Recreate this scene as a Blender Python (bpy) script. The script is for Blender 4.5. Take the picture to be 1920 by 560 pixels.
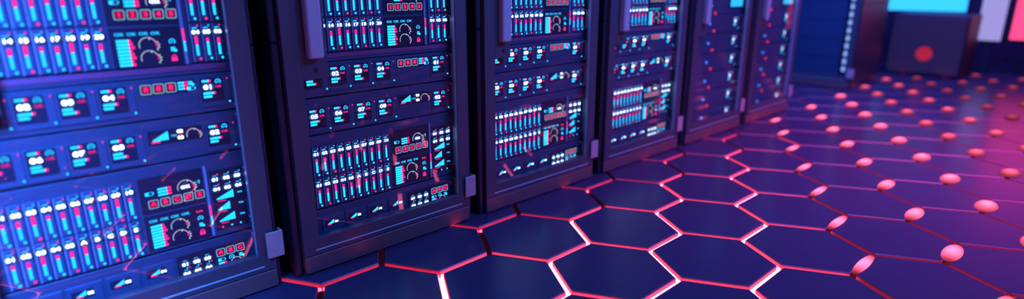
import bpy, math, random
from mathutils import Vector, Matrix

random.seed(7)
sc = bpy.context.scene
for o in list(bpy.data.objects):
    bpy.data.objects.remove(o)

# ---------------------------------------------------------------- camera, world, lamps, exposure
PIT, DW, HL = 1.01606, 0.900, 0.28524          # cabinet pitch, door width, hexagon edge
cd = bpy.data.cameras.new('camera')
cam = bpy.data.objects.new('camera', cd)
sc.collection.objects.link(cam)
sc.camera = cam
cam.location = (-0.87013, -2.20977, 1.2)
cam.rotation_euler = (math.radians(90 - 16.0052), 0, -math.radians(43.1815))
cd.sensor_width = 36.0
cd.sensor_fit = 'HORIZONTAL'
cd.lens = 1074.08 / 1920 * 36
cd.clip_start = 0.02
cd.dof.use_dof = True
cd.dof.focus_distance = 2.62
cd.dof.aperture_fstop = 0.0201 / 0.035
cd.dof.aperture_blades = 0

sc.view_settings.view_transform = 'Standard'
sc.view_settings.look = 'None'
sc.view_settings.gamma = 1.0
sc.view_settings.use_curve_mapping = False
sc.view_settings.exposure = 0.0

w = bpy.data.worlds.new('World')
sc.world = w
w.use_nodes = True
bg = w.node_tree.nodes['Background']
bg.inputs[0].default_value = (0.07, 0.09, 0.50, 1)
bg.inputs[1].default_value = 0.32


def lamp(name, loc, target, size, energy, col, shape='RECTANGLE', sy=None, spread=180):
    l = bpy.data.lights.new(name, 'AREA')
    l.shape = shape
    l.size = size
    l.size_y = sy or size
    l.energy = energy
    l.color = col
    l.spread = math.radians(spread)
    o = bpy.data.objects.new(name, l)
    sc.collection.objects.link(o)
    o.location = loc
    o.rotation_euler = (Vector(target) - Vector(loc)).to_track_quat('-Z', 'Y').to_euler()
    return o


lamp('ceiling_lamp_blue', (-1.6, -1.8, 2.9), (-1.75, 0, 0.85), 0.8, 190, (0.08, 0.22, 1.0), sy=0.7, spread=58)
lamp('fill_indigo', (2.3, -2.6, 3.1), (2.1, 0, 0.9), 3.2, 175, (0.07, 0.20, 1.0), sy=1.0)  # unseen fill, added to push the cabinets towards blue
lamp('fill_far_violet', (8.6, -0.6, 2.9), (9.6, 0.4, 0.4), 1.5, 60, (0.22, 0.12, 1.0), sy=1.5)  # unseen fill, added to lift the far wall
lamp('fill_magenta', (4.2, -2.8, 3.0), (4.2, -2.0, 0.0), 3.0, 110, (0.85, 0.07, 0.60), sy=2.0, spread=85)  # unseen fill, added to tint the right-hand floor purple
lamp('fill_far_blue', (4.9, -0.9, 2.9), (6.7, 0.3, 0.5), 1.2, 60, (0.05, 0.16, 1.0), sy=1.0, spread=100)  # unseen fill, added to brighten the cabinet past the row's end

# ---------------------------------------------------------------- materials


def nodes(m):
    m.use_nodes = True
    nt = m.node_tree
    return nt, nt.nodes['Principled BSDF']


def surf(name, col, rough=0.45, metal=0.0, noise=0.10, bump=0.05, scale=160, spec=0.5):
    m = bpy.data.materials.new(name)
    nt, b = nodes(m)
    b.inputs['Roughness'].default_value = rough
    b.inputs['Metallic'].default_value = metal
    b.inputs['Specular IOR Level'].default_value = spec
    tc = nt.nodes.new('ShaderNodeTexCoord')
    no = nt.nodes.new('ShaderNodeTexNoise')
    no.inputs['Scale'].default_value = scale
    no.inputs['Detail'].default_value = 3
    nt.links.new(tc.outputs['Object'], no.inputs['Vector'])
    mx = nt.nodes.new('ShaderNodeMixRGB')
    mx.inputs[1].default_value = tuple(c * (1 - noise * 2) for c in col) + (1,)
    mx.inputs[2].default_value = tuple(min(1, c * (1 + noise * 2)) for c in col) + (1,)
    nt.links.new(no.outputs[0], mx.inputs[0])
    nt.links.new(mx.outputs[0], b.inputs['Base Color'])
    bp = nt.nodes.new('ShaderNodeBump')
    bp.inputs['Strength'].default_value = bump
    bp.inputs['Distance'].default_value = 0.002
    nt.links.new(no.outputs[0], bp.inputs['Height'])
    nt.links.new(bp.outputs[0], b.inputs['Normal'])
    return m


def emit(name, col, k):
    m = bpy.data.materials.new(name)
    m.use_nodes = True
    nt = m.node_tree
    nt.nodes.clear()
    e = nt.nodes.new('ShaderNodeEmission')
    e.inputs[0].default_value = (*col, 1)
    e.inputs[1].default_value = k
    out = nt.nodes.new('ShaderNodeOutputMaterial')
    nt.links.new(e.outputs[0], out.inputs[0])
    return m


M = {}
M['door'] = surf('door_metal', (0.046, 0.056, 0.082), 0.48, 0.0)
M['body'] = surf('body_metal', (0.014, 0.018, 0.035), 0.38, 0.0)
M['kick'] = surf('kick_metal', (0.15, 0.075, 0.085), 0.42, 0.0)
M['handle'] = surf('handle_metal', (0.34, 0.42, 0.48), 0.35, 0.1)
M['clip'] = surf('hinge_metal', (0.36, 0.32, 0.34), 0.5, 0.0)
M['face'] = surf('unit_face', (0.036, 0.070, 0.125), 0.42)
M['blade'] = surf('blade_face', (0.042, 0.080, 0.145), 0.40)
M['vent'] = surf('vent_mesh', (0.12, 0.06, 0.14), 0.7, bump=0.6, scale=260)
_n = M['vent'].node_tree
_mx = [x for x in _n.nodes if x.type == 'MIX_RGB'][0]
_mx.inputs[1].default_value = (0.07, 0.08, 0.20, 1)
_mx.inputs[2].default_value = (0.42, 0.02, 0.06, 1)
_cr = _n.nodes.new('ShaderNodeValToRGB')
_cr.color_ramp.elements[0].position = 0.44
_cr.color_ramp.elements[1].position = 0.62
_no = [x for x in _n.nodes if x.type == 'TEX_NOISE'][0]
_n.links.new(_no.outputs[0], _cr.inputs[0])
_n.links.new(_cr.outputs[0], _mx.inputs[0])
M['screen'] = surf('dark_screen', (0.022, 0.024, 0.045), 0.25)
M['redpanel'] = surf('red_screen', (0.22, 0.008, 0.03), 0.3)
M['bracket'] = surf('bracket_metal', (0.22, 0.36, 0.50), 0.3, 0.0)
M['tile'] = surf('tile_glaze', (0.042, 0.036, 0.090), 0.25, 0.0, noise=0.12, bump=0.02, scale=220, spec=0.32)
M['tileside'] = surf('tile_side', (0.26, 0.055, 0.085), 0.6)
M['rim'] = surf('tile_rim', (0.16, 0.06, 0.12), 0.45)
M['sub'] = surf('subfloor', (0.05, 0.02, 0.03), 0.7)
M['wall'] = surf('wall_paint', (0.06, 0.06, 0.15), 0.6, scale=8)
M['dark'] = surf('dark_plastic', (0.03, 0.02, 0.05), 0.5)
CY = emit('cyan_light', (0.014, 0.52, 1.0), 2.2)
CYB = emit('cyan_outline', (0.30, 0.78, 1.0), 1.5)
PK = emit('pink_light', (1.0, 0.018, 0.22), 1.9)
RD = emit('red_key_glow', (1.0, 0.01, 0.11), 0.48)
WH = emit('white_digit', (0.66, 0.86, 1.0), 6.5)
HALO = emit('digit_halo', (0.16, 0.30, 1.0), 0.42)  # halo around the white digits, painted as a dim emissive oval
HALO_EDGE = emit('digit_halo_edge', (0.12, 0.24, 1.0), 0.16)  # fainter outer ring of the painted halo
WL = emit('white_line', (0.75, 0.85, 1.0), 1.1)
HOT = emit('strip_hot', (1.0, 0.13, 0.25), 12.5)
DIM = emit('strip_dim', (1.0, 0.06, 0.13), 6.0)
FAINT = emit('strip_faint', (0.6, 0.06, 0.25), 0.03)
BIGC = emit('cyan_display', (0.03, 0.42, 1.0), 1.7)
BIGP = emit('pink_display', (1.0, 0.06, 0.20), 1.6)
BIGL = emit('lavender_display', (0.45, 0.40, 0.95), 0.8)
BLED = emit('blue_led', (0.04, 0.22, 1.0), 2.2)
RLED = emit('red_led', (1.0, 0.02, 0.08), 1.6)

g = bpy.data.materials.new('door_glass')
g.use_nodes = True
nt = g.node_tree
nt.nodes.clear()
tr = nt.nodes.new('ShaderNodeBsdfTransparent')
tr.inputs[0].default_value = (0.95, 0.96, 1.0, 1)
gl = nt.nodes.new('ShaderNodeBsdfGlossy')
gl.inputs['Roughness'].default_value = 0.0
rf = nt.nodes.new('ShaderNodeBsdfRefraction')
rf.inputs['IOR'].default_value = 1.08
rf.inputs['Roughness'].default_value = 0.38
fr = nt.nodes.new('ShaderNodeFresnel')
fr.inputs[0].default_value = 1.52
m1 = nt.nodes.new('ShaderNodeMixShader')
m2 = nt.nodes.new('ShaderNodeMixShader')
out = nt.nodes.new('ShaderNodeOutputMaterial')
nt.links.new(tr.outputs[0], m1.inputs[1])
nt.links.new(rf.outputs[0], m1.inputs[2])
ge = nt.nodes.new('ShaderNodeNewGeometry')
front = nt.nodes.new('ShaderNodeMath')          # only the outer face reflects and scatters
front.operation = 'SUBTRACT'
front.inputs[0].default_value = 1.0
nt.links.new(ge.outputs['Backfacing'], front.inputs[1])
isf = nt.nodes.new('ShaderNodeMath')
isf.operation = 'MULTIPLY'
nt.links.new(fr.outputs[0], isf.inputs[0])
nt.links.new(front.outputs[0], isf.inputs[1])
haz = nt.nodes.new('ShaderNodeMath')
haz.operation = 'MULTIPLY'
haz.inputs[1].default_value = 0.0
nt.links.new(front.outputs[0], haz.inputs[0])
nt.links.new(haz.outputs[0], m1.inputs[0])
nt.links.new(isf.outputs[0], m2.inputs[0])
nt.links.new(m1.outputs[0], m2.inputs[1])
nt.links.new(gl.outputs[0], m2.inputs[2])
nt.links.new(m2.outputs[0], out.inputs[0])
M['glass'] = g

# ---------------------------------------------------------------- text outlines as flat faces
_glyph = {}


def glyphs(s):
    if s not in _glyph:
        cu = bpy.data.curves.new('t', 'FONT')
        cu.body = s
        cu.size = 1.0
        cu.align_x = 'CENTER'
        cu.align_y = 'CENTER'
        cu.resolution_u = 2
        cu.offset = 0.012
        ob = bpy.data.objects.new('t', cu)
        sc.collection.objects.link(ob)
        dg = bpy.context.evaluated_depsgraph_get()
        me = bpy.data.meshes.new_from_object(ob.evaluated_get(dg))
        _glyph[s] = ([(v.co.x, v.co.y) for v in me.vertices], [list(p.vertices) for p in me.polygons])
        bpy.data.objects.remove(ob)
        bpy.data.curves.remove(cu)
        bpy.data.meshes.remove(me)
    return _glyph[s]


class MB:
    """collects shapes for one mesh; x right, y into the cabinet, z up"""

    def __init__(self):
        self.v, self.f, self.mi, self.mats = [], [], [], []

    def mat(self, m):
        if m not in self.mats:
            self.mats.append(m)
        return self.mats.index(m)

    def add(self, vs, fs, m):
        o = len(self.v)
        i = self.mat(m)
        self.v += [tuple(x) for x in vs]
        for f in fs:
            self.f.append([o + k for k in f])
            self.mi.append(i)
        return self

    def box(self, x0, x1, y0, y1, z0, z1, m, b=0.0):
        """box with chamfered edges"""
        if b <= 0:
            vs = [(x, y, z) for x in (x0, x1) for y in (y0, y1) for z in (z0, z1)]
            fs = [(0, 1, 3, 2), (4, 6, 7, 5), (0, 4, 5, 1), (2, 3, 7, 6), (0, 2, 6, 4), (1, 5, 7, 3)]
            return self.add(vs, fs, m)
        X, Y, Z = (x0, x1), (y0, y1), (z0, z1)
        vs, idx = [], {}
        for i in (0, 1):
            for j in (0, 1):
                for k in (0, 1):
                    si, sj, sk = (1, -1)[i], (1, -1)[j], (1, -1)[k]
                    for a in range(3):
                        p = [X[i] + si * b, Y[j] + sj * b, Z[k] + sk * b]
                        p[a] = (X[i], Y[j], Z[k])[a]
                        idx[i, j, k, a] = len(vs)
                        vs.append(p)
        fs = []
        for a in range(3):
            c, d = [t for t in range(3) if t != a]
            for e in (0, 1):
                q = []
                for (s, t) in ((0, 0), (1, 0), (1, 1), (0, 1)):
                    k = [0, 0, 0]
                    k[a], k[c], k[d] = e, s, t
                    q.append(idx[(*k, a)])
                fs.append(q)
        for a in range(3):
            c, d = [t for t in range(3) if t != a]
            for s in (0, 1):
                for t in (0, 1):
                    k0, k1 = [0, 0, 0], [0, 0, 0]
                    k0[c], k0[d], k1[c], k1[d] = s, t, s, t
                    k1[a] = 1
                    fs.append([idx[(*k0, c)], idx[(*k1, c)], idx[(*k1, d)], idx[(*k0, d)]])
        for i in (0, 1):
            for j in (0, 1):
                for k in (0, 1):
                    fs.append([idx[i, j, k, 0], idx[i, j, k, 1], idx[i, j, k, 2]])
        return self.add(vs, fs, m)

    def rect(self, x0, x1, z0, z1, y, m):
        return self.add([(x0, y, z0), (x1, y, z0), (x1, y, z1), (x0, y, z1)], [(0, 1, 2, 3)], m)

    def poly(self, pts, y, m):
        return self.add([(p[0], y, p[1]) for p in pts], [list(range(len(pts)))], m)

    def disc(self, x, z, r, y, m, n=14):
        return self.poly([(x + r * math.cos(2 * math.pi * k / n), z + r * math.sin(2 * math.pi * k / n)) for k in range(n)], y, m)

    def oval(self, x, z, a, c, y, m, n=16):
        if m is HALO:
            self.oval(x, z, a * 1.28, c * 1.32, y + .0001, HALO_EDGE, n)
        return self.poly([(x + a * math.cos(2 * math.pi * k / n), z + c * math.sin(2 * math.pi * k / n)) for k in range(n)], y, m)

    def arc(self, x, z, r, wd, a0, a1, y, m, n=18):
        vs = []
        for k in range(n + 1):
            a = math.radians(a0 + (a1 - a0) * k / n)
            for q in (r - wd / 2, r + wd / 2):
                vs.append((x + q * math.cos(a), y, z + q * math.sin(a)))
        return self.add(vs, [(2 * k, 2 * k + 1, 2 * k + 3, 2 * k + 2) for k in range(n)], m)

    def ring(self, x, z, hw, hh, wd, y, m, r=0.004):
        """rounded square outline"""
        o, i_ = [], []
        for (cx, cz, a0) in ((1, 1, 0), (-1, 1, 90), (-1, -1, 180), (1, -1, 270)):
            for k in range(4):
                a = math.radians(a0 + 30 * k)
                bx, bz = x + cx * (hw - r), z + cz * (hh - r)
                o.append((bx + r * math.cos(a), y, bz + r * math.sin(a)))
                i_.append((bx + (r - wd) * math.cos(a), y, bz + (r - wd) * math.sin(a)))
        n = len(o)
        return self.add(o + i_, [(k, (k + 1) % n, n + (k + 1) % n, n + k) for k in range(n)], m)

    def text(self, s, x, z, h, y, m, wx=1.25):
        vs, fs = glyphs(s)
        k = h / 0.70
        return self.add([(x + a * k * wx, y, z + b * k) for a, b in vs], fs, m)

    def tube(self, pts, r, m, n=8):
        vs, fs = [], []
        P = [Vector(p) for p in pts]
        for i, p in enumerate(P):
            d = (P[min(i + 1, len(P) - 1)] - P[max(i - 1, 0)]).normalized()
            a = d.cross(Vector((1, 0, 0)))
            if a.length < 0.1:
                a = d.cross(Vector((0, 0, 1)))
            a.normalize()
            b = d.cross(a)
            for k in range(n):
                t = 2 * math.pi * k / n
                vs.append(p + a * r * math.cos(t) + b * r * math.sin(t))
        for i in range(len(P) - 1):
            for k in range(n):
                fs.append((i * n + k, i * n + (k + 1) % n, (i + 1) * n + (k + 1) % n, (i + 1) * n + k))
        fs.append(list(range(n)))
        fs.append([(len(P) - 1) * n + k for k in range(n)][::-1])
        return self.add(vs, fs, m)

    def cyl(self, x, z, r, y0, y1, m, n=20, rt=None):
        rt = r if rt is None else rt
        vs = []
        for (yy, rr) in ((y1, r), (y0, rt)):
            vs += [(x + rr * math.cos(2 * math.pi * k / n), yy, z + rr * math.sin(2 * math.pi * k / n)) for k in range(n)]
        fs = [(k, (k + 1) % n, n + (k + 1) % n, n + k) for k in range(n)] + [list(range(n)), list(range(n, 2 * n))[::-1]]
        return self.add(vs, fs, m)

    def build(self, name, parent=None, loc=None):
        me = bpy.data.meshes.new(name)
        me.from_pydata(self.v, [], self.f)
        for m in self.mats:
            me.materials.append(m)
        me.polygons.foreach_set('material_index', self.mi)
        me.update()
        o = bpy.data.objects.new(name, me)
        sc.collection.objects.link(o)
        if parent:
            o.parent = parent
        if loc:
            o.location = loc
        return o


def empty(name, loc=(0, 0, 0), rz=0.0):
    o = bpy.data.objects.new(name, None)
    sc.collection.objects.link(o)
    o.location = loc
    o.rotation_euler = (0, 0, rz)
    o.empty_display_size = 0.1
    return o


def tag(o, label, cat, group=None, kind=None):
    if label:
        o['label'] = label
    if cat:
        o['category'] = cat
    if group:
        o['group'] = group
    if kind:
        o['kind'] = kind
    return o


def copy_tree(o, parent=None):
    c = o.copy()
    sc.collection.objects.link(c)
    c.parent = parent
    for ch in o.children:
        copy_tree(ch, c)
    return c


# ---------------------------------------------------------------- the room
def struct(o):
    o['kind'] = 'structure'
    return o


# lattice point -> floor position
X0, Y0 = 0.9614 * 1.2, -0.5034 * 1.2


def lat(x, y):
    a = -math.pi / 3
    return (X0 + HL * (x * math.cos(a) - y * math.sin(a)), Y0 + HL * (x * math.sin(a) + y * math.cos(a)))


S3 = math.sqrt(3) / 2
GAP, DEP = 0.026, 0.0205
floor = MB()
edges = {}
XMIN, XMAX, YMIN, YMAX = -2.6, 12.0, -5.2, 1.6
for i in range(-60, 60):
    for j in range(-60, 60):
        # hexagon centres: vertex (0,0) has centre at (0.5, S3)
        cx, cy = 0.5 + 1.5 * i, S3 + 2 * S3 * j + (S3 if i % 2 else 0)
        wx, wy = lat(cx, cy)
        if not (XMIN < wx < XMAX and YMIN < wy < YMAX):
            continue
        R = HL - GAP / 2 / S3
        ring = []
        for k in range(6):
            a = math.pi / 3 * k - math.pi / 3
            ring.append((math.cos(a), math.sin(a)))
        ch = 0.005
        top = [(wx + (R - ch) * a, wy + (R - ch) * b, 0.0) for a, b in ring]
        mid = [(wx + R * a, wy + R * b, -ch) for a, b in ring]
        bot = [(wx + R * a, wy + R * b, -DEP - 0.02) for a, b in ring]
        floor.add(top, [list(range(6))], M['tile'])
        floor.add(top + mid, [(k, (k + 1) % 6, 6 + (k + 1) % 6, 6 + k) for k in range(6)], M['rim'])
        floor.add(mid + bot, [(k, (k + 1) % 6, 6 + (k + 1) % 6, 6 + k) for k in range(6)], M['tileside'])
        for k in range(6):
            a0, a1 = math.pi / 3 * k, math.pi / 3 * (k + 1)
            p = lat(cx + math.cos(a0), cy + math.sin(a0))
            q = lat(cx + math.cos(a1), cy + math.sin(a1))
            mx, my = (p[0] + q[0]) / 2, (p[1] + q[1]) / 2
            edges.setdefault((round(mx, 2), round(my, 2)), (p, q))
floor.box(XMIN - 0.5, XMAX + 0.5, YMIN - 0.5, YMAX + 0.5, -0.16, -DEP - 0.02, M['sub'])
struct(floor.build('floor'))

struct(MB().box(XMIN - 0.6, XMAX + 0.6, 1.75, 1.85, -0.16, 3.3, M['wall']).build('wall_back'))
struct(MB().box(XMAX + 0.3, XMAX + 0.4, YMIN - 0.6, 1.75, -0.16, 3.3, M['wall']).build('wall_far'))

# ---------------------------------------------------------------- light strips in the floor joints
CAM = Vector(cam.location)
fwd = cam.rotation_euler.to_matrix() @ Vector((0, 0, -1))
rgt = cam.rotation_euler.to_matrix() @ Vector((1, 0, 0))
upv = cam.rotation_euler.to_matrix() @ Vector((0, 1, 0))


def px(p):
    d = Vector(p) - CAM
    z = d.dot(fwd)
    if z < 0.05:
        return None
    return 960 + 1074.08 * d.dot(rgt) / z, 280 - 1074.08 * d.dot(upv) / z, z


def strip_mesh(m):
    h, wd = HL / 2 - 0.009, GAP / 2 - 0.001
    b = MB().box(-h, h, -wd, wd, -DEP - 0.018, -DEP, m, 0.002)
    return b




def glow_blob_mat(name, k):
    """defocus glow painted into the emission, brightest at the middle"""
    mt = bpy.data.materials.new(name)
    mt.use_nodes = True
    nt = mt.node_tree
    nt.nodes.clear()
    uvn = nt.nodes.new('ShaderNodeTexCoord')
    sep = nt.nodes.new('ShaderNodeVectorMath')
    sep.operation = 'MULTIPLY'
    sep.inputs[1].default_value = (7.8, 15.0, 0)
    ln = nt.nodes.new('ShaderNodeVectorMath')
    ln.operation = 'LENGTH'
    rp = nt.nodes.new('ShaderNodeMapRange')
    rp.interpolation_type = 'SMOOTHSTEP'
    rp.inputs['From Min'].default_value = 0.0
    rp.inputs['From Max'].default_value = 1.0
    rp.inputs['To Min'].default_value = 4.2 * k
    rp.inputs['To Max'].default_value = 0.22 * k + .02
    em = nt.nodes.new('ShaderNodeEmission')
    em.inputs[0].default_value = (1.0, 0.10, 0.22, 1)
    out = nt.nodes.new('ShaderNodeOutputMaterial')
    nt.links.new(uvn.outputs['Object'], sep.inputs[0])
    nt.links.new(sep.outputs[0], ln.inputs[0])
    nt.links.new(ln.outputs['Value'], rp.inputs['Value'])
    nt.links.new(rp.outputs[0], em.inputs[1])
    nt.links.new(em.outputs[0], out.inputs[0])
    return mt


GLOW_BLOB = glow_blob_mat('glow_blob', 1.0)  # emission gradient paints in the soft glow of defocused strips
GLOW_BLOB_MID = glow_blob_mat('glow_blob_mid', 0.48)
GLOW_BLOB_FAR = glow_blob_mat('glow_blob_far', 0.18)


def glow_blob_mesh(y):
    """low domed oval shaped like defocus glow, set over a floor joint"""
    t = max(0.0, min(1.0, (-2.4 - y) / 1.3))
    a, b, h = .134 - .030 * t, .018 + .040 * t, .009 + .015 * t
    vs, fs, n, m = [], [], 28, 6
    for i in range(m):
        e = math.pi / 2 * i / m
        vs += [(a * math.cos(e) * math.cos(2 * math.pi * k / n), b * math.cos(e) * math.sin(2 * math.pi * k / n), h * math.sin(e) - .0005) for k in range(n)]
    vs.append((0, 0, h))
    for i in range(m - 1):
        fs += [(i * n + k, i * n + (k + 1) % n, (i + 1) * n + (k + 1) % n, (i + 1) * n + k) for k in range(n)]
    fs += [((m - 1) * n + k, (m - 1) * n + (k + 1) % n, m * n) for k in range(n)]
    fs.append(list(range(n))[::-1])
    return MB().add(vs, fs, GLOW_BLOB if y > -3.75 else GLOW_BLOB_MID if y > -4.6 else GLOW_BLOB_FAR)


protos = {}
cands = []
for (p, q) in edges.values():
    mx, my = (p[0] + q[0]) / 2, (p[1] + q[1]) / 2
    ang = math.atan2(q[1] - p[1], q[0] - p[0])
    ad = math.degrees(ang) % 180
    row = 'A' if 50 < ad < 70 else ('B' if ad < 10 or ad > 170 else 'C')
    if my > 0.02 or mx > 9.2:
        continue
    zone = my - .53 * mx
    mat = ('lens' if row == 'B' else 'mid') if zone < (-2.35 if row == 'B' else -2.5) else 'hot' if my < -0.35 else ('faint' if row == 'A' else 'dim')  # lens: joints whose strip gets a made-up glow blob on top
    P_ = px((mx, my, 0))
    vis = P_ is not None and -30 < P_[0] < 1950 and -20 < P_[1] < 590
    cands.append((not vis, P_[2] if P_ else 99, mx, my, ang, mat, row))
cands.sort()
MID = emit('strip_mid', (1.0, 0.06, 0.14), 2.6)
mats = {'lens': HOT, 'mid': MID, 'hot': HOT, 'dim': DIM, 'faint': FAINT}  # lens: joints that carry a made-up glow blob
ORDW = ('first second third fourth fifth sixth seventh eighth ninth tenth eleventh twelfth thirteenth fourteenth fifteenth sixteenth '
        'seventeenth eighteenth nineteenth twentieth').split()
ORDW += ['twenty-' + a for a in ORDW[:9]] + ['thirtieth'] + ['thirty-' + a for a in ORDW[:9]] + ['fortieth'] + ['forty-' + a for a in ORDW[:9]]
shown = [c for c in cands if not c[0]][:300]
rowno, colno = {}, {}
for rw in 'ABC':
    ys = sorted({round(c[3], 2) for c in shown if c[6] == rw}, reverse=True)
    for n_, yy in enumerate(ys):
        rowno[rw, yy] = n_
        for m_, xx in enumerate(sorted(round(c[2], 2) for c in shown if c[6] == rw and round(c[3], 2) == yy)):
            colno[rw, yy, xx] = m_
DIRW = {'A': 'slanting right', 'B': 'parallel to cabinets', 'C': 'slanting left'}
LAB = {'lens': ('pink glow-blob', 'pink blobs shaped like defocused glow over the outer floor joints'),
       'mid': ('blurred red', 'blurred red strips in the outer floor joints'),
       'hot': ('white-hot', 'hot light strips in the aisle floor joints'),
       'dim': ('dim coral', 'dim light strips in the joints along the cabinets'),
       'faint': ('faint red', 'faint light strips in the joints by the cabinets')}
nst = 0
far_b = MB()
FAR_BLOB = emit('far_glow_blob', (1.0, 0.09, 0.25), 0.45)  # even emission for the same made-up glow blobs further off
for (nv, dist, mx, my, ang, mat, row) in cands:
    if nst < 300 and not nv:
        pk_ = mat if mat != 'lens' else (mat, round(my - .53 * mx, 1))  # lens: made-up glow blob, one mesh per distance
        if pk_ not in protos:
            protos[pk_] = (glow_blob_mesh(my - .53 * mx).build('floor_glow_blob') if mat == 'lens' else strip_mesh(mats[mat]).build('light_strip'))
            o = protos[pk_]
        else:
            o = protos[pk_].copy()
            sc.collection.objects.link(o)
        o.location = (mx, my, 0)
        o.rotation_euler = (0, 0, ang)
        ry, rx = round(my, 2), round(mx, 2)
        tag(o, '%s floor strip %s, %s such row, %s from left' % (LAB[mat][0], DIRW[row],
            ORDW[rowno[row, ry]], ORDW[colno[row, ry, rx]]), 'light strip', LAB[mat][1])
        nst += 1
    else:
        s = glow_blob_mesh(my - .53 * mx) if mat == 'lens' else strip_mesh(mats[mat])
        c, n = math.cos(ang), math.sin(ang)
        far_b.add([(mx + x * c - y * n, my + x * n + y * c, z) for x, y, z in s.v], s.f, FAR_BLOB if mat == 'lens' else s.mats[0])
tag(far_b.build('light_strips_and_glow_blobs'), 'distant light strips and made-up glow blobs over the hexagonal floor joints far down the aisle', 'light strip', None, 'stuff')

# ---------------------------------------------------------------- graphics on the units (all at front plane y = FY)
FY = 0.061


def icon_cloud(b, x, z, y, m, s=1.0):
    b.arc(x, z - 0.003 * s, 0.009 * s, 0.0024 * s, -20, 200, y, m, 12)
    b.rect(x - 0.009 * s, x - 0.003 * s, z - 0.008 * s, z - 0.0055 * s, y, m)
    b.rect(x + 0.003 * s, x + 0.009 * s, z - 0.008 * s, z - 0.0055 * s, y, m)
    b.poly([(x - 0.004 * s, z - 0.004 * s), (x + 0.004 * s, z - 0.004 * s), (x, z + 0.001 * s)], y, m)


def icon_drive(b, x, z, y, m):
    for k in range(3):
        b.rect(x - 0.009, x + 0.004, z + 0.003 - 0.005 * k, z + 0.0068 - 0.005 * k, y, m)
    b.disc(x + 0.005, z - 0.005, 0.005, y - 0.0002, m, 10)


def icon_battery(b, x, z, y, m):
    b.rect(x - 0.012, x - 0.0005, z - 0.006, z + 0.006, y, m)
    b.ring(x + 0.0005, z, 0.0125, 0.0065, 0.0015, y - 0.0002, m, 0.003)
    b.rect(x + 0.013, x + 0.0155, z - 0.003, z + 0.003, y, m)


def icon_lock(b, x, z, y, m):
    b.rect(x - 0.009, x + 0.009, z - 0.011, z + 0.002, y, m)
    b.arc(x, z + 0.003, 0.006, 0.0028, 0, 180, y, m, 8)


def dial(b, x, z, r, y):
    b.arc(x, z, r, 0.0018, 25, 200, y, WL)
    b.arc(x, z, r, 0.0022, -12, 25, y, PK, 6)
    b.arc(x + r * 0.62, z - r * 0.1, r * 0.62, 0.0014, -55, 50, y, WL, 10)
    for a in (-50, -20, 10, 40):
        t = math.radians(a)
        ox, oz = x + r * 0.62, z - r * 0.1
        b.add([(ox + q * math.cos(t + e), y, oz + q * math.sin(t + e)) for q, e in ((r * .62, -.07), (r * .82, -.07), (r * .82, .07), (r * .62, .07))], [(0, 1, 2, 3)], WL)
    t = math.radians(70)
    b.add([(x + q * math.cos(t + e), y, z + q * math.sin(t + e)) for q, e in ((r * .75, -.06), (r * 1.0, -.06), (r * 1.0, .06), (r * .75, .06))], [(0, 1, 2, 3)], WL)


def key(b, ch, x, z, y, hs=0.0155):
    b.rect(x - hs + .002, x + hs - .002, z - hs + .002, z + hs - .002, y, M['redpanel'])
    b.rect(x - hs * .62, x + hs * .62, z - hs * .66, z + hs * .66, y - 0.0003, RD)
    b.ring(x, z, hs, hs, 0.0014, y - 0.0006, CYB, 0.004)
    b.text(ch, x, z, hs * 1.0, y - 0.0009, PK)


def wedge(b, x0, x1, z0, z1, y, n=9):
    wd = (x1 - x0) / n
    for k in range(n):
        h = (z1 - z0) * (0.12 + 0.88 * (k + 1) / n)
        b.rect(x0 + k * wd, x0 + (k + .86) * wd, z0, z0 + h, y, CY)


def hbars(b, x0, x1, z, h, y, pk=0.2, n=1):
    xm = x1 - (x1 - x0) * pk
    b.rect(x0, xm, z - h / 2, z + h / 2, y, CY)
    if pk > 0:
        b.rect(xm, x1, z - h / 2, z + h / 2, y, PK)


def screen(x0, x1, z0, z1):
    return MB().box(x0, x1, FY - 0.003, FY + 0.004, z0, z1, M['screen'], 0.0012), FY - 0.0036


def status_module(parent, num, s, z, var=0, name='status_module'):
    """square plug-in module with a small display, a red and a blue light"""
    pl = MB().box(s - .031, s + .076, FY - .004, FY + .01, z - .073, z + .034, M['blade'], 0.0016)
    mod = pl.build(name, parent)
    y = FY - 0.0066
    d = MB().box(s - .024, s + .052, FY - .006, FY - .003, z - .052, z + .033, M['screen'], 0.0008)
    d.rect(s - .018, s + .004, z + .0185, z + .0265, y, CY)
    d.rect(s + .004, s + .012, z + .0185, z + .0265, y, PK)
    d.text(num, s, z, .0155, y - .0042, WH, 1.45)
    d.oval(s, z, .0190, .0135, y - .0002, HALO)
    icon_cloud(d, s + .036, z + .020, y, CY)
    d.text('OK', s + .036, z - .001, .008, y, PK, 1.3)
    L1, L2 = ((.028, .042), (.042, .028))[var % 2]
    hbars(d, s - .018, s - .018 + L1, z - .0225, .0085, y, 0.0 if L1 < .03 else .18)
    hbars(d, s - .018, s - .018 + L2, z - .0345, .0085, y, 0.0 if L2 < .03 else .18)
    d.build('display', mod)
    MB().cyl(s + .069, z + .026, .0022, FY - .0062, FY - .004, PK, 10).build('status_light', mod)
    MB().cyl(s + .069, z - .060, .0034, FY - .0064, FY - .004, CY, 12).build('status_light', mod)
    return mod


_barm = {}


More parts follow.
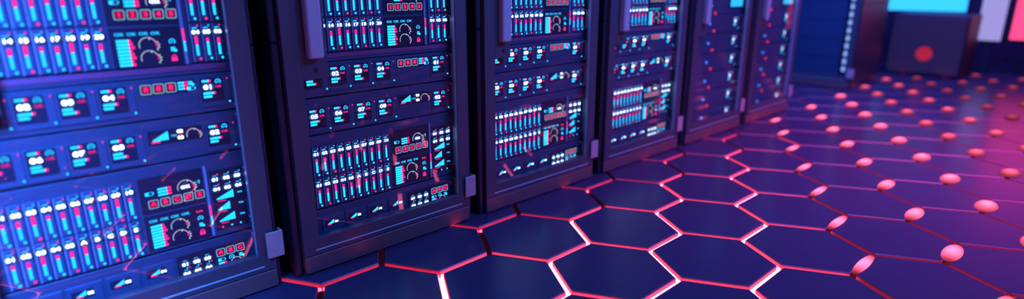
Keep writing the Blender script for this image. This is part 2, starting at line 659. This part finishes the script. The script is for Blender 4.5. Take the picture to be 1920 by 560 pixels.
def blade(parent, num, s, z, pinktop, pinkdot, topdot):
    """narrow upright blade: number on top, level bar, light at the foot"""
    key_ = (round(z, 3), pinktop, pinkdot, topdot)
    bl = MB().box(-.0168, .0155, FY - .006, FY + .01, z - .104, z + .031, M['blade'], 0.0018)
    bl.box(-.0168, -.0135, FY - .009, FY - .005, z - .104, z + .029, M['bracket'], .0006)
    if 'b' not in _barm:
        _barm['b'] = {}
    c = _barm['b']
    if (key_, num) in c:
        o = c[(key_, num)].copy()
        sc.collection.objects.link(o)
        o.parent = parent
        o.location = (s, 0, 0)
        for ch in c[(key_, num)].children:
            k = ch.copy()
            sc.collection.objects.link(k)
            k.parent = o
        return o
    o = bl.build('blade', parent, (s, 0, 0))
    y = FY - .0070
    n = MB()
    n.text(num, 0, z, .0122, y - .0042, WH, 1.42)
    n.oval(0, z, .0150, .0105, y - .0002, HALO)
    n.rect(-.0085, .006, z + .0125, z + .0165, y, CY)
    n.build('number_display', o)
    lv = MB()
    zt = z - .013 - (0 if pinktop == 2 else .009)
    zm = zt - (.012, .020, .030)[pinktop]
    lv.rect(-.0045, .0045, zm, zt, y, PK)
    k = 0
    zz = zm - .0012
    while zz > z - .081:
        lv.rect(-.0045, .0045, max(zz - .0062, z - .082), zz, y, CY)
        zz -= .0070
    lv.build('level_bar', o)
    MB().cyl(.006, z - .0935, .0042, y - .0006, FY - .006, PK if pinkdot else CY, 12).build('status_light', o)
    MB().cyl(.009, z + .0225, .0023, y - .0006, FY - .006, CY if topdot else PK, 10).build('status_light', o)
    c[(key_, num)] = o
    return o


def base_unit(name, z0, z1, mat='face'):
    """drawn-out drawer of the cabinet: faceplate, chassis behind, ear handle and screws"""
    u = empty(name)
    MB().box(.045, .868, FY, FY + .012, z0 + .0015, z1 - .0015, M[mat], .002).build('faceplate', u)
    MB().box(.06, .85, FY + .012, FY + .62, z0 + .003, z1 - .003, M['body'], .002).build('chassis', u)
    return u


def ear(u, z0, z1):
    s, y0, y1 = .839, FY - .002, FY - .020
    b = MB()
    r = .006
    pts = [(s, FY + .002, z0 + .012)]
    pts += [(s, y1 + .008, z0 + .012), (s, y1 + .002, z0 + .014), (s, y1, z0 + .020)]
    pts += [(s, y1, z1 - .020), (s, y1 + .002, z1 - .014), (s, y1 + .008, z1 - .012), (s, FY + .002, z1 - .012)]
    b.tube(pts, .0042, M['bracket'])
    b.build('ear_handle', u)
    for zz in (z0 + .03, z1 - .03):
        MB().cyl(s + .014, zz, .0042, FY - .0025, FY, M['body'], 12, .0034).build('screw', u)


def middle_screens(u, z, keys, top):
    """two central displays: key row with a gauge, and level rows with two gauges"""
    # lower display
    b, y = screen(.484, .690, z - .112, z + .021)
    for k in range(4):
        b.text('OK', .511 + .0347 * k, z + .000, .0098, y, CY, 1.35)
    for k in range(8):
        zz = z - .021 - .0112 * k
        b.rect(.499, .534, zz - .0043, zz + .0043, y, CY)
        b.rect(.534, .541 + (k % 3) * .004, zz - .0043, zz + .0043, y, PK)
    dial(b, .588, z - .038, .0255, y)
    dial(b, .588, z - .082, .0255, y)
    if keys != '12345':
        b.text('Safe', .662, z - .003, .0085, y, PK, 1.2)
    icon_cloud(b, .662, z - .028, y, CY)
    icon_drive(b, .664, z - .056, y, CY)
    icon_lock(b, .662, z - .086, y, PK)
    b.build('gauge_display', u)
    d = MB().box(.694, .703, FY - .010, FY + .004, z - .112, z + .165, M['bracket'], .0015)
    d.build('divider', u)
    d = MB()
    for k in range(9):
        zz = z + .008 - .0088 * k
        d.rect(.6950, .7022, zz - .0035, zz + .0035, FY - .0106, PK if k < 5 else CY)
    d.build('level_lights', u)
    # upper display
    b, y = screen(.484, .690, z + .030, z + .162)
    for k, c in enumerate(keys):
        key(b, c, .521 + .0378 * k, z + .063, y)
    dial(b, .630, z + .102, .0265, y)
    b.text('OK', .628, z + .1035, .0105, y - .0042, WH, 1.4)
    b.oval(.628, z + .1035, .0150, .0105, y - .0002, HALO)
    icon_battery(b, .512, z + .103, y, CY)
    for k in range(3):
        hbars(b, .540, .583, z + .1135 - .0108 * k, .0072, y, .3)
    b.arc(.668, z + .112, .010, .0016, -50, 50, y, CY, 8)
    b.arc(.668, z + .112, .006, .0016, -50, 50, y, CY, 8)
    b.rect(.655, .669, z + .1112, z + .1128, y, CY)
    b.build('key_display', u)


NUMS = ['01', '02', '03', '04', '05', '06', '07', '08', '09', '10']


def unit_blades_low():
    u = base_unit('blade_server', .262, .589)
    rnd = random.Random(3)
    for row, (z, names) in enumerate(((.511, NUMS), (.372, NUMS[:5] + list('ABCDE')))):
        for i in range(10):
            blade(u, names[i], .116 + .0375 * i, z, (i * 7 + row * 3) % 3, (i in (2, 8)) if row == 0 else (i in (1, 4, 7)), (i % 3 == 2) if row == 0 else i % 4 == 1)
    middle_screens(u, .386, 'ABCDE', .543)
    b, y = screen(.714, .832, .288, .528)
    n = 0
    for r_ in range(2):
        for c in range(3):
            s, z = .731 + .0395 * c, .493 - .039 * r_
            b.text('0%d' % (n + 1), s, z, .0115, y - .0042, WH, 1.42)
            b.oval(s, z, .0150, .0105, y - .0002, HALO)
            b.rect(s - .007, s + .006, z + .0115, z + .015, y, CY)
            b.disc(s + .010, z + .0175, .0026, y, CY if (n % 3) else PK, 8)
            n += 1
    for (z, x1, t) in ((.414, .790, '90%'), (.370, .772, '75%'), (.324, .785, '88%')):
        wedge(b, .727, x1, z - .004, z + .026, y)
        b.text('Online', .745, z - .0105, .0062, y, PK, 1.2)
        b.text(t, .812, z + .010, .0068, y, CY, 1.2)
    for k, m in enumerate((PK, CY, CY)):
        b.disc(.735 + .033 * k, .298, .0038, y, m, 10)
    b.build('count_display', u)
    ear(u, .30, .53)
    return u


def unit_blades_top():
    u = base_unit('blade_server', .9300, 1.262)
    for row, z in enumerate((1.040, 1.180)):
        for i in range(10):
            nm = str(11 + i) if row == 0 else NUMS[i]
            blade(u, nm, .118 + .0375 * i, z, ((1, 2, 0) * 4)[i + 2 * row], i in ((4, 7) if row == 0 else (5, 8)), i % 3 == 2)
        for i in range(3):
            blade(u, '0%d' % (i + (4 if row == 0 else 1)), .738 + .0367 * i, z, (2, 0, 1)[i], i == row, i == 1)
    middle_screens(u, 1.043, '12345', 1.2)
    ear(u, .945, 1.07)
    return u


def unit_modules(z0, z1, zc, nums, rnum, kind):
    u = base_unit('storage_server', z0, z1)
    for k in range(4):
        status_module(u, nums[k], .124 + .1085 * k, zc, k + (1 if kind == 'gauge' else 0))
    status_module(u, rnum, .753, zc + .001, 1)
    if kind == 'keys':
        b, y = screen(.540, .712, zc - .007, zc + .034)
        for k in range(3):
            key(b, '8', .559 + .038 * k, zc + .0135, y, .0165)
            hbars(b, .658, .689, zc + .0255 - .0105 * k, .0068, y, .4)
        icon_drive(b, .701, zc + .022, y, CY)
        icon_battery(b, .698, zc + .003, y, CY)
        b.build('key_display', u)
    else:
        b, y = screen(.540, .712, zc - .012, zc + .036)
        wedge(b, .553, .603, zc + .000, zc + .030, y, 10)
        b.rect(.548, .575, zc - .0065, zc - .0015, y, PK)
        b.text('75%', .620, zc + .011, .0065, y, CY, 1.2)
        b.text('02', .640, zc + .0245, .0105, y - .0042, WH, 1.3)
        b.text('05', .640, zc + .0015, .0105, y - .0042, WH, 1.3)
        b.rect(.636, .645, zc + .0115, zc + .0145, y, PK)
        dial(b, .682, zc + .006, .021, y)
        b.build('gauge_display', u)
    ear(u, z0 + .005, z1 - .005)
    return u


def unit_bottom():
    u = base_unit('control_server', .100, .258)
    for k, s in enumerate((.052 + .002, .162, .273, .383, .494)):
        if k == 0:
            continue
        pl = MB().box(s - .045, s + .056, FY - .004, FY + .01, .140, .222, M['blade'], .0015).build('level_module', u)
        b = MB()
        y = FY - .0046
        b.rect(s - .034, s + .030, .172, .204, y + .0003, M['screen'])
        b.poly([(s - .022, .183), (s + .008, .183), (s + .008, .201)], y, CY)
        b.rect(s - .022, s - .002, .1775, .1815, y, PK)
        b.text('0%d' % k, s + .0195, .189, .0095, y - .0042, WH, 1.3)
        b.build('display', pl)
    b, y = screen(.560, .690, .128, .226)
    n = 0
    for r_ in range(2):
        for c in range(3):
            s, z = .587 + .0385 * c, .190 - .038 * r_
            n += 1
            b.text('0%d' % n, s, z, .0115, y - .0042, WH, 1.42)
            b.oval(s, z, .0150, .0105, y - .0002, HALO)
            b.rect(s - .007, s + .006, z + .0115, z + .015, y, CY)
            if r_ == 0:
                b.disc(s + .004, z - .0165, .0026, y, CY, 8)
                b.disc(s + .013, z - .0165, .0026, y, PK, 8)
    wedge(b, .610, .648, .129, .139, y, 7)
    b.build('count_display', u)
    b, y = screen(.694, .806, .128, .226)
    for k, c in enumerate('ABC'):
        key(b, c, .713 + .036 * k, .1965, y, .0155)
    icon_battery(b, .712, .166, y, CY)
    icon_cloud(b, .750, .168, y, CY)
    icon_drive(b, .787, .166, y, CY)
    hbars(b, .700, .730, .151, .0075, y, .35)
    b.arc(.765, .140, .020, .0018, 20, 160, y, WL, 12)
    b.build('key_display', u)
    ear(u, .112, .250)
    return u


def unit_vent():
    u = empty('vent_panel')
    MB().box(.045, .868, FY + .002, FY + .014, .8935, .9285, M['face'], .002).build('faceplate', u)
    MB().box(.10, .825, FY - .001, FY + .002, .9085, .9265, M['vent'], .0008).build('mesh_strip', u)
    MB().box(.06, .85, FY + .014, FY + .3, .895, .927, M['body'], .002).build('chassis', u)
    return u


def unit_blank(z0, z1):
    u = base_unit('blank_panel', z0, z1)
    b = MB()
    for k in range(9):
        zz = z0 + .03 + (z1 - z0 - .06) * k / 8
        b.box(.12, .78, FY - .002, FY + .002, zz - .003, zz + .003, M['body'], .0008)
    b.build('louvres', u)
    return u


def unit_far(z, left=True, k=0):
    """drawer of the far cabinets: one bright status module right, two lamps left"""
    u = base_unit('storage_server', z - .072, z + .076)
    status_module(u, '01', .728, z + .014, 1)
    if left:
        MB().cyl(.325, z + .008, .0085, FY - .006, FY, BLED, 14).build('blue_light', u)
        MB().cyl(.396, z - .050, .0095, FY - .006, FY, RLED, 14).build('red_light', u)
    ear(u, z - .066, z + .070)
    return u


# ---------------------------------------------------------------- the cabinet
def make_cabinet():
    c = empty('server_cabinet')
    H = 2.12
    # body: two side shells with a seam, back and top
    b = MB()
    for (a0, a1) in ((0.0, .9855), (.9885, H)):
        b.box(-.034, -.004, .020, 1.02, a0, a1, M['body'], .006)
        b.box(.904, .916, .012, 1.02, a0, a1, M['body'], .003)
    b.box(-.004, .904, .98, 1.02, .0, H, M['body'], .003)
    b.box(-.004, .904, .03, .98, H - .03, H, M['body'], .003)
    b.box(-.004, .904, .03, .98, .012, .06, M['body'], .003)
    b.box(-.004, .012, .070, .98, .06, H - .03, M['body'])
    b.box(.890, .904, .070, .98, .06, H - .03, M['body'])
    b.build('body', c)
    MB().box(.001, .899, .000, .026, .008, .082, M['kick'], .0025).build('kick_plate', c)
    # door: frame with the stepped opening
    d = MB()
    zb, zt, zo, zh = .086, 2.10, .160, 2.02
    dpt = .034
    d.box(.0, .071, 0, dpt, zb, zt, M['door'], .002)
    d.box(.832, DW, 0, dpt, zb, zt, M['door'], .002)
    d.box(.069, .834, 0, dpt, zb, zo, M['door'], .002)
    d.box(.069, .834, 0, dpt, zh, zt, M['door'], .002)
    d.box(.0695, .178, .0002, dpt, .836, zt - .002, M['door'], .002)
    d.box(.050, .850, -.0035, .002, .1045, .1105, M['handle'], .0015)
    d.box(.8290, .8325, .004, .022, zo, zh, M['bracket'], .001)
    door = d.build('door', c)
    MB().box(.060, .842, .018, .022, .150, 2.03, M['glass']).build('glass_pane', door)
    h = MB()
    h.box(.091, .151, -.040, .001, .922, 1.56, M['handle'], .006)
    h.build('handle', door)
    lk = MB().cyl(.128, .872, .0105, -.0022, .001, M['body'], 24, .0098)
    lk.box(.1268, .1292, -.0030, -.0018, .864, .880, M['dark'])
    lk.build('lock', door)
    for (z0, z1) in ((.139, .250), (1.86, 1.97)):
        k = MB()
        k.box(.864, .932, -.014, -.006, z0, z1, M['clip'], .003)
        k.box(.925, .932, -.010, .030, z0 + .002, z1 - .002, M['clip'], .002)
        k.build('hinge', c)
    return c


cab = make_cabinet()
proto_units = [unit_bottom(), unit_blades_low(),
               unit_modules(.592, .747, .673, ['05', '06', '07', '08'], '02', 'gauge'),
               unit_modules(.750, .8915, .842, ['01', '02', '03', '04'], '01', 'keys'),
               unit_vent(), unit_blades_top(), unit_blank(1.266, 1.52), unit_blank(1.524, 1.78), unit_blank(1.784, 2.03)]
far_units = [unit_far(.150 + .1500 * k + .002, True, k) for k in range(6)]
far_units.append(unit_blank(1.31, 1.56))
WHERE = ['nearest cabinet at left edge', 'second cabinet from left', 'third cabinet from left',
         'fourth cabinet from left', 'fifth cabinet from left', 'sixth cabinet from left']
CLAB = ['dark metal server cabinet nearest the camera, cut off by the left edge of the picture',
        'dark server cabinet with lavender bar handle, second from the left in the row',
        'dark glass-door server cabinet, third from the left and at the middle of the picture',
        'dark glass-door server cabinet, fourth from the left, its handle cut by the top edge',
        'blurred server cabinet, fifth from the left, with single columns of lights behind its door',
        'last blurred server cabinet at the far end of the left row']
ULAB = ['lowest drawer with wedge gauges and A B C keys, ',
        'two rows of numbered blades with A to E keys, ',
        'drawer with square status modules 05 to 08, ',
        'drawer with status modules and three red 8 keys, ',
        'thin dark red mesh vent panel, ',
        'upper blade server with keys 1 to 5, ',
        'lowest blank louvred panel, ',
        'middle blank louvred panel, ',
        'topmost blank louvred panel, ']
UCAT = ['server', 'server', 'server', 'server', 'vent panel', 'server', 'blank panel', 'blank panel', 'blank panel']
ORD = ['lowest', 'second lowest', 'third lowest', 'third highest', 'second highest', 'highest']
used_c = used_f = False
first = True
for r in range(6):
    x = (r - 1) * PIT
    c = cab if first else copy_tree(cab)
    c.location = (x, 0, 0)
    tag(c, CLAB[r], 'server cabinet', 'server cabinets in a row')
    first = False
    src = proto_units if r < 4 else far_units
    for i, pu in enumerate(src):
        fresh = (r == 0) if r < 4 else (r == 4)
        u = pu if fresh else copy_tree(pu)
        u.location = (x, 0, 0)
        if r < 4:
            tag(u, ULAB[i] + WHERE[r], UCAT[i], {'server': 'servers stacked in the cabinets', 'vent panel': 'mesh vent panels', 'blank panel': 'blank panels above the servers'}[UCAT[i]])
        elif i < 6:
            tag(u, '%s blurred drawer with one white status display, %s' % (ORD[i], WHERE[r]), 'server', 'drawers of the blurred cabinets')
        else:
            tag(u, 'blank louvred panel above the drawers, ' + WHERE[r], 'blank panel', 'blank panels above the servers')
# bright cyan screens in the top of the two blurred cabinets
scr = None
for r in (4, 5):
    if scr is None:
        scr = base_unit('monitor_unit', .978, 1.306)
        MB().box(.61, .828, FY - .010, FY - .001, 1.022, 1.29, M['dark'], .004).build('housing', scr)
        MB().box(.620, .818, FY - .0125, FY - .009, 1.032, 1.28, BIGC, .001).build('display', scr)
        MB().cyl(.325, 1.045, .0085, FY - .006, FY, BLED, 14).build('blue_light', scr)
        MB().cyl(.396, .987, .0095, FY - .006, FY, RLED, 14).build('red_light', scr)
        s = scr
    else:
        s = copy_tree(scr)
    s.location = ((r - 1) * PIT, 0, 0)
    tag(s, 'bright cyan screen at top right, ' + WHERE[r], 'screen', 'bright cyan cabinet screens')

# ---------------------------------------------------------------- far end of the hall
c = copy_tree(cab)
c.location = (6.66, .88, 0)
c.rotation_euler = (0, 0, -math.pi / 2)
tag(c, 'blurred dark server cabinet facing down the aisle, just right of the row', 'server cabinet')
bp_ = unit_blank(.105, 1.95)
bp_.location = (6.66, .88, 0)
bp_.rotation_euler = (0, 0, -math.pi / 2)
tag(bp_, 'tall blue louvred panel behind the door of the cabinet facing the aisle', 'panel')
t = empty('light_bar')
MB().box(.795, .845, -.014, -.003, .20, 1.95, M['dark'], .003).build('housing', t)
n = MB()
for k in range(19):
    n.box(.803, .838, -.018, -.013, .215 + k * .09, .215 + k * .09 + .055, emit('pale_blue_lamp', (.25, .42, 1.0), 1.1) if k == 0 else bpy.data.materials['pale_blue_lamp'], .002)
n.build('lamps', t)
t.location = (6.66, .88, 0)
t.rotation_euler = (0, 0, -math.pi / 2)
tag(t, 'tall pale blue light column on the edge of the blurred cabinet facing the aisle', 'light')

k = empty('equipment_cabinet', (8.6, 0, 0))
MB().box(0, .8, -.75, .12, 0, .82, M['dark'], .02).build('body', k)
MB().box(-.012, 0, -.73, .10, .04, .78, M['kick'], .004).build('door', k)
tag(k, 'low dark cabinet with a round red light, blurred at the far end of the hall', 'cabinet')
m = MB()
vs = []
nn = 24
m.add([(-.02, -.32 + .085 * math.cos(2 * math.pi * i / nn), .30 + .085 * math.sin(2 * math.pi * i / nn)) for i in range(nn)] +
      [(-.012, -.32 + .095 * math.cos(2 * math.pi * i / nn), .30 + .095 * math.sin(2 * math.pi * i / nn)) for i in range(nn)],
      [list(range(nn))] + [(i, (i + 1) % nn, nn + (i + 1) % nn, nn + i) for i in range(nn)], emit('red_lamp', (.8, .03, .10), .55))
m.build('round_light', k)


def display(loc, y0, y1, z0, z1, mat, label, nm='display_screen'):
    e = empty(nm, loc)
    MB().box(.0, .10, y0, y1, z0, z1, M['dark'], .01).build('housing', e)
    MB().box(-.012, .002, y0 + .03, y1 - .03, z0 + .03, z1 - .03, mat, .003).build('screen', e)
    MB().box(.03, .07, (y0 + y1) / 2 - .05, (y0 + y1) / 2 + .05, 0, z0 + .02, M['dark'], .005).build('stand', e)
    tag(e, label, 'screen', 'large lit screens at the end of the hall')
    return e


display((9.6, 0, 0), -.55, .82, .80, 1.18, BIGC, 'wide bright cyan screen high at the far end above the low dark cabinet')
display((9.6, 0, 0), -1.00, -.66, .42, 1.30, BIGL, 'narrow pale lavender screen between the cyan and the pink one')
display((9.6, 0, 0), -1.95, -1.03, .45, 1.75, BIGP, 'bright pink red screen at the upper right corner of the picture')
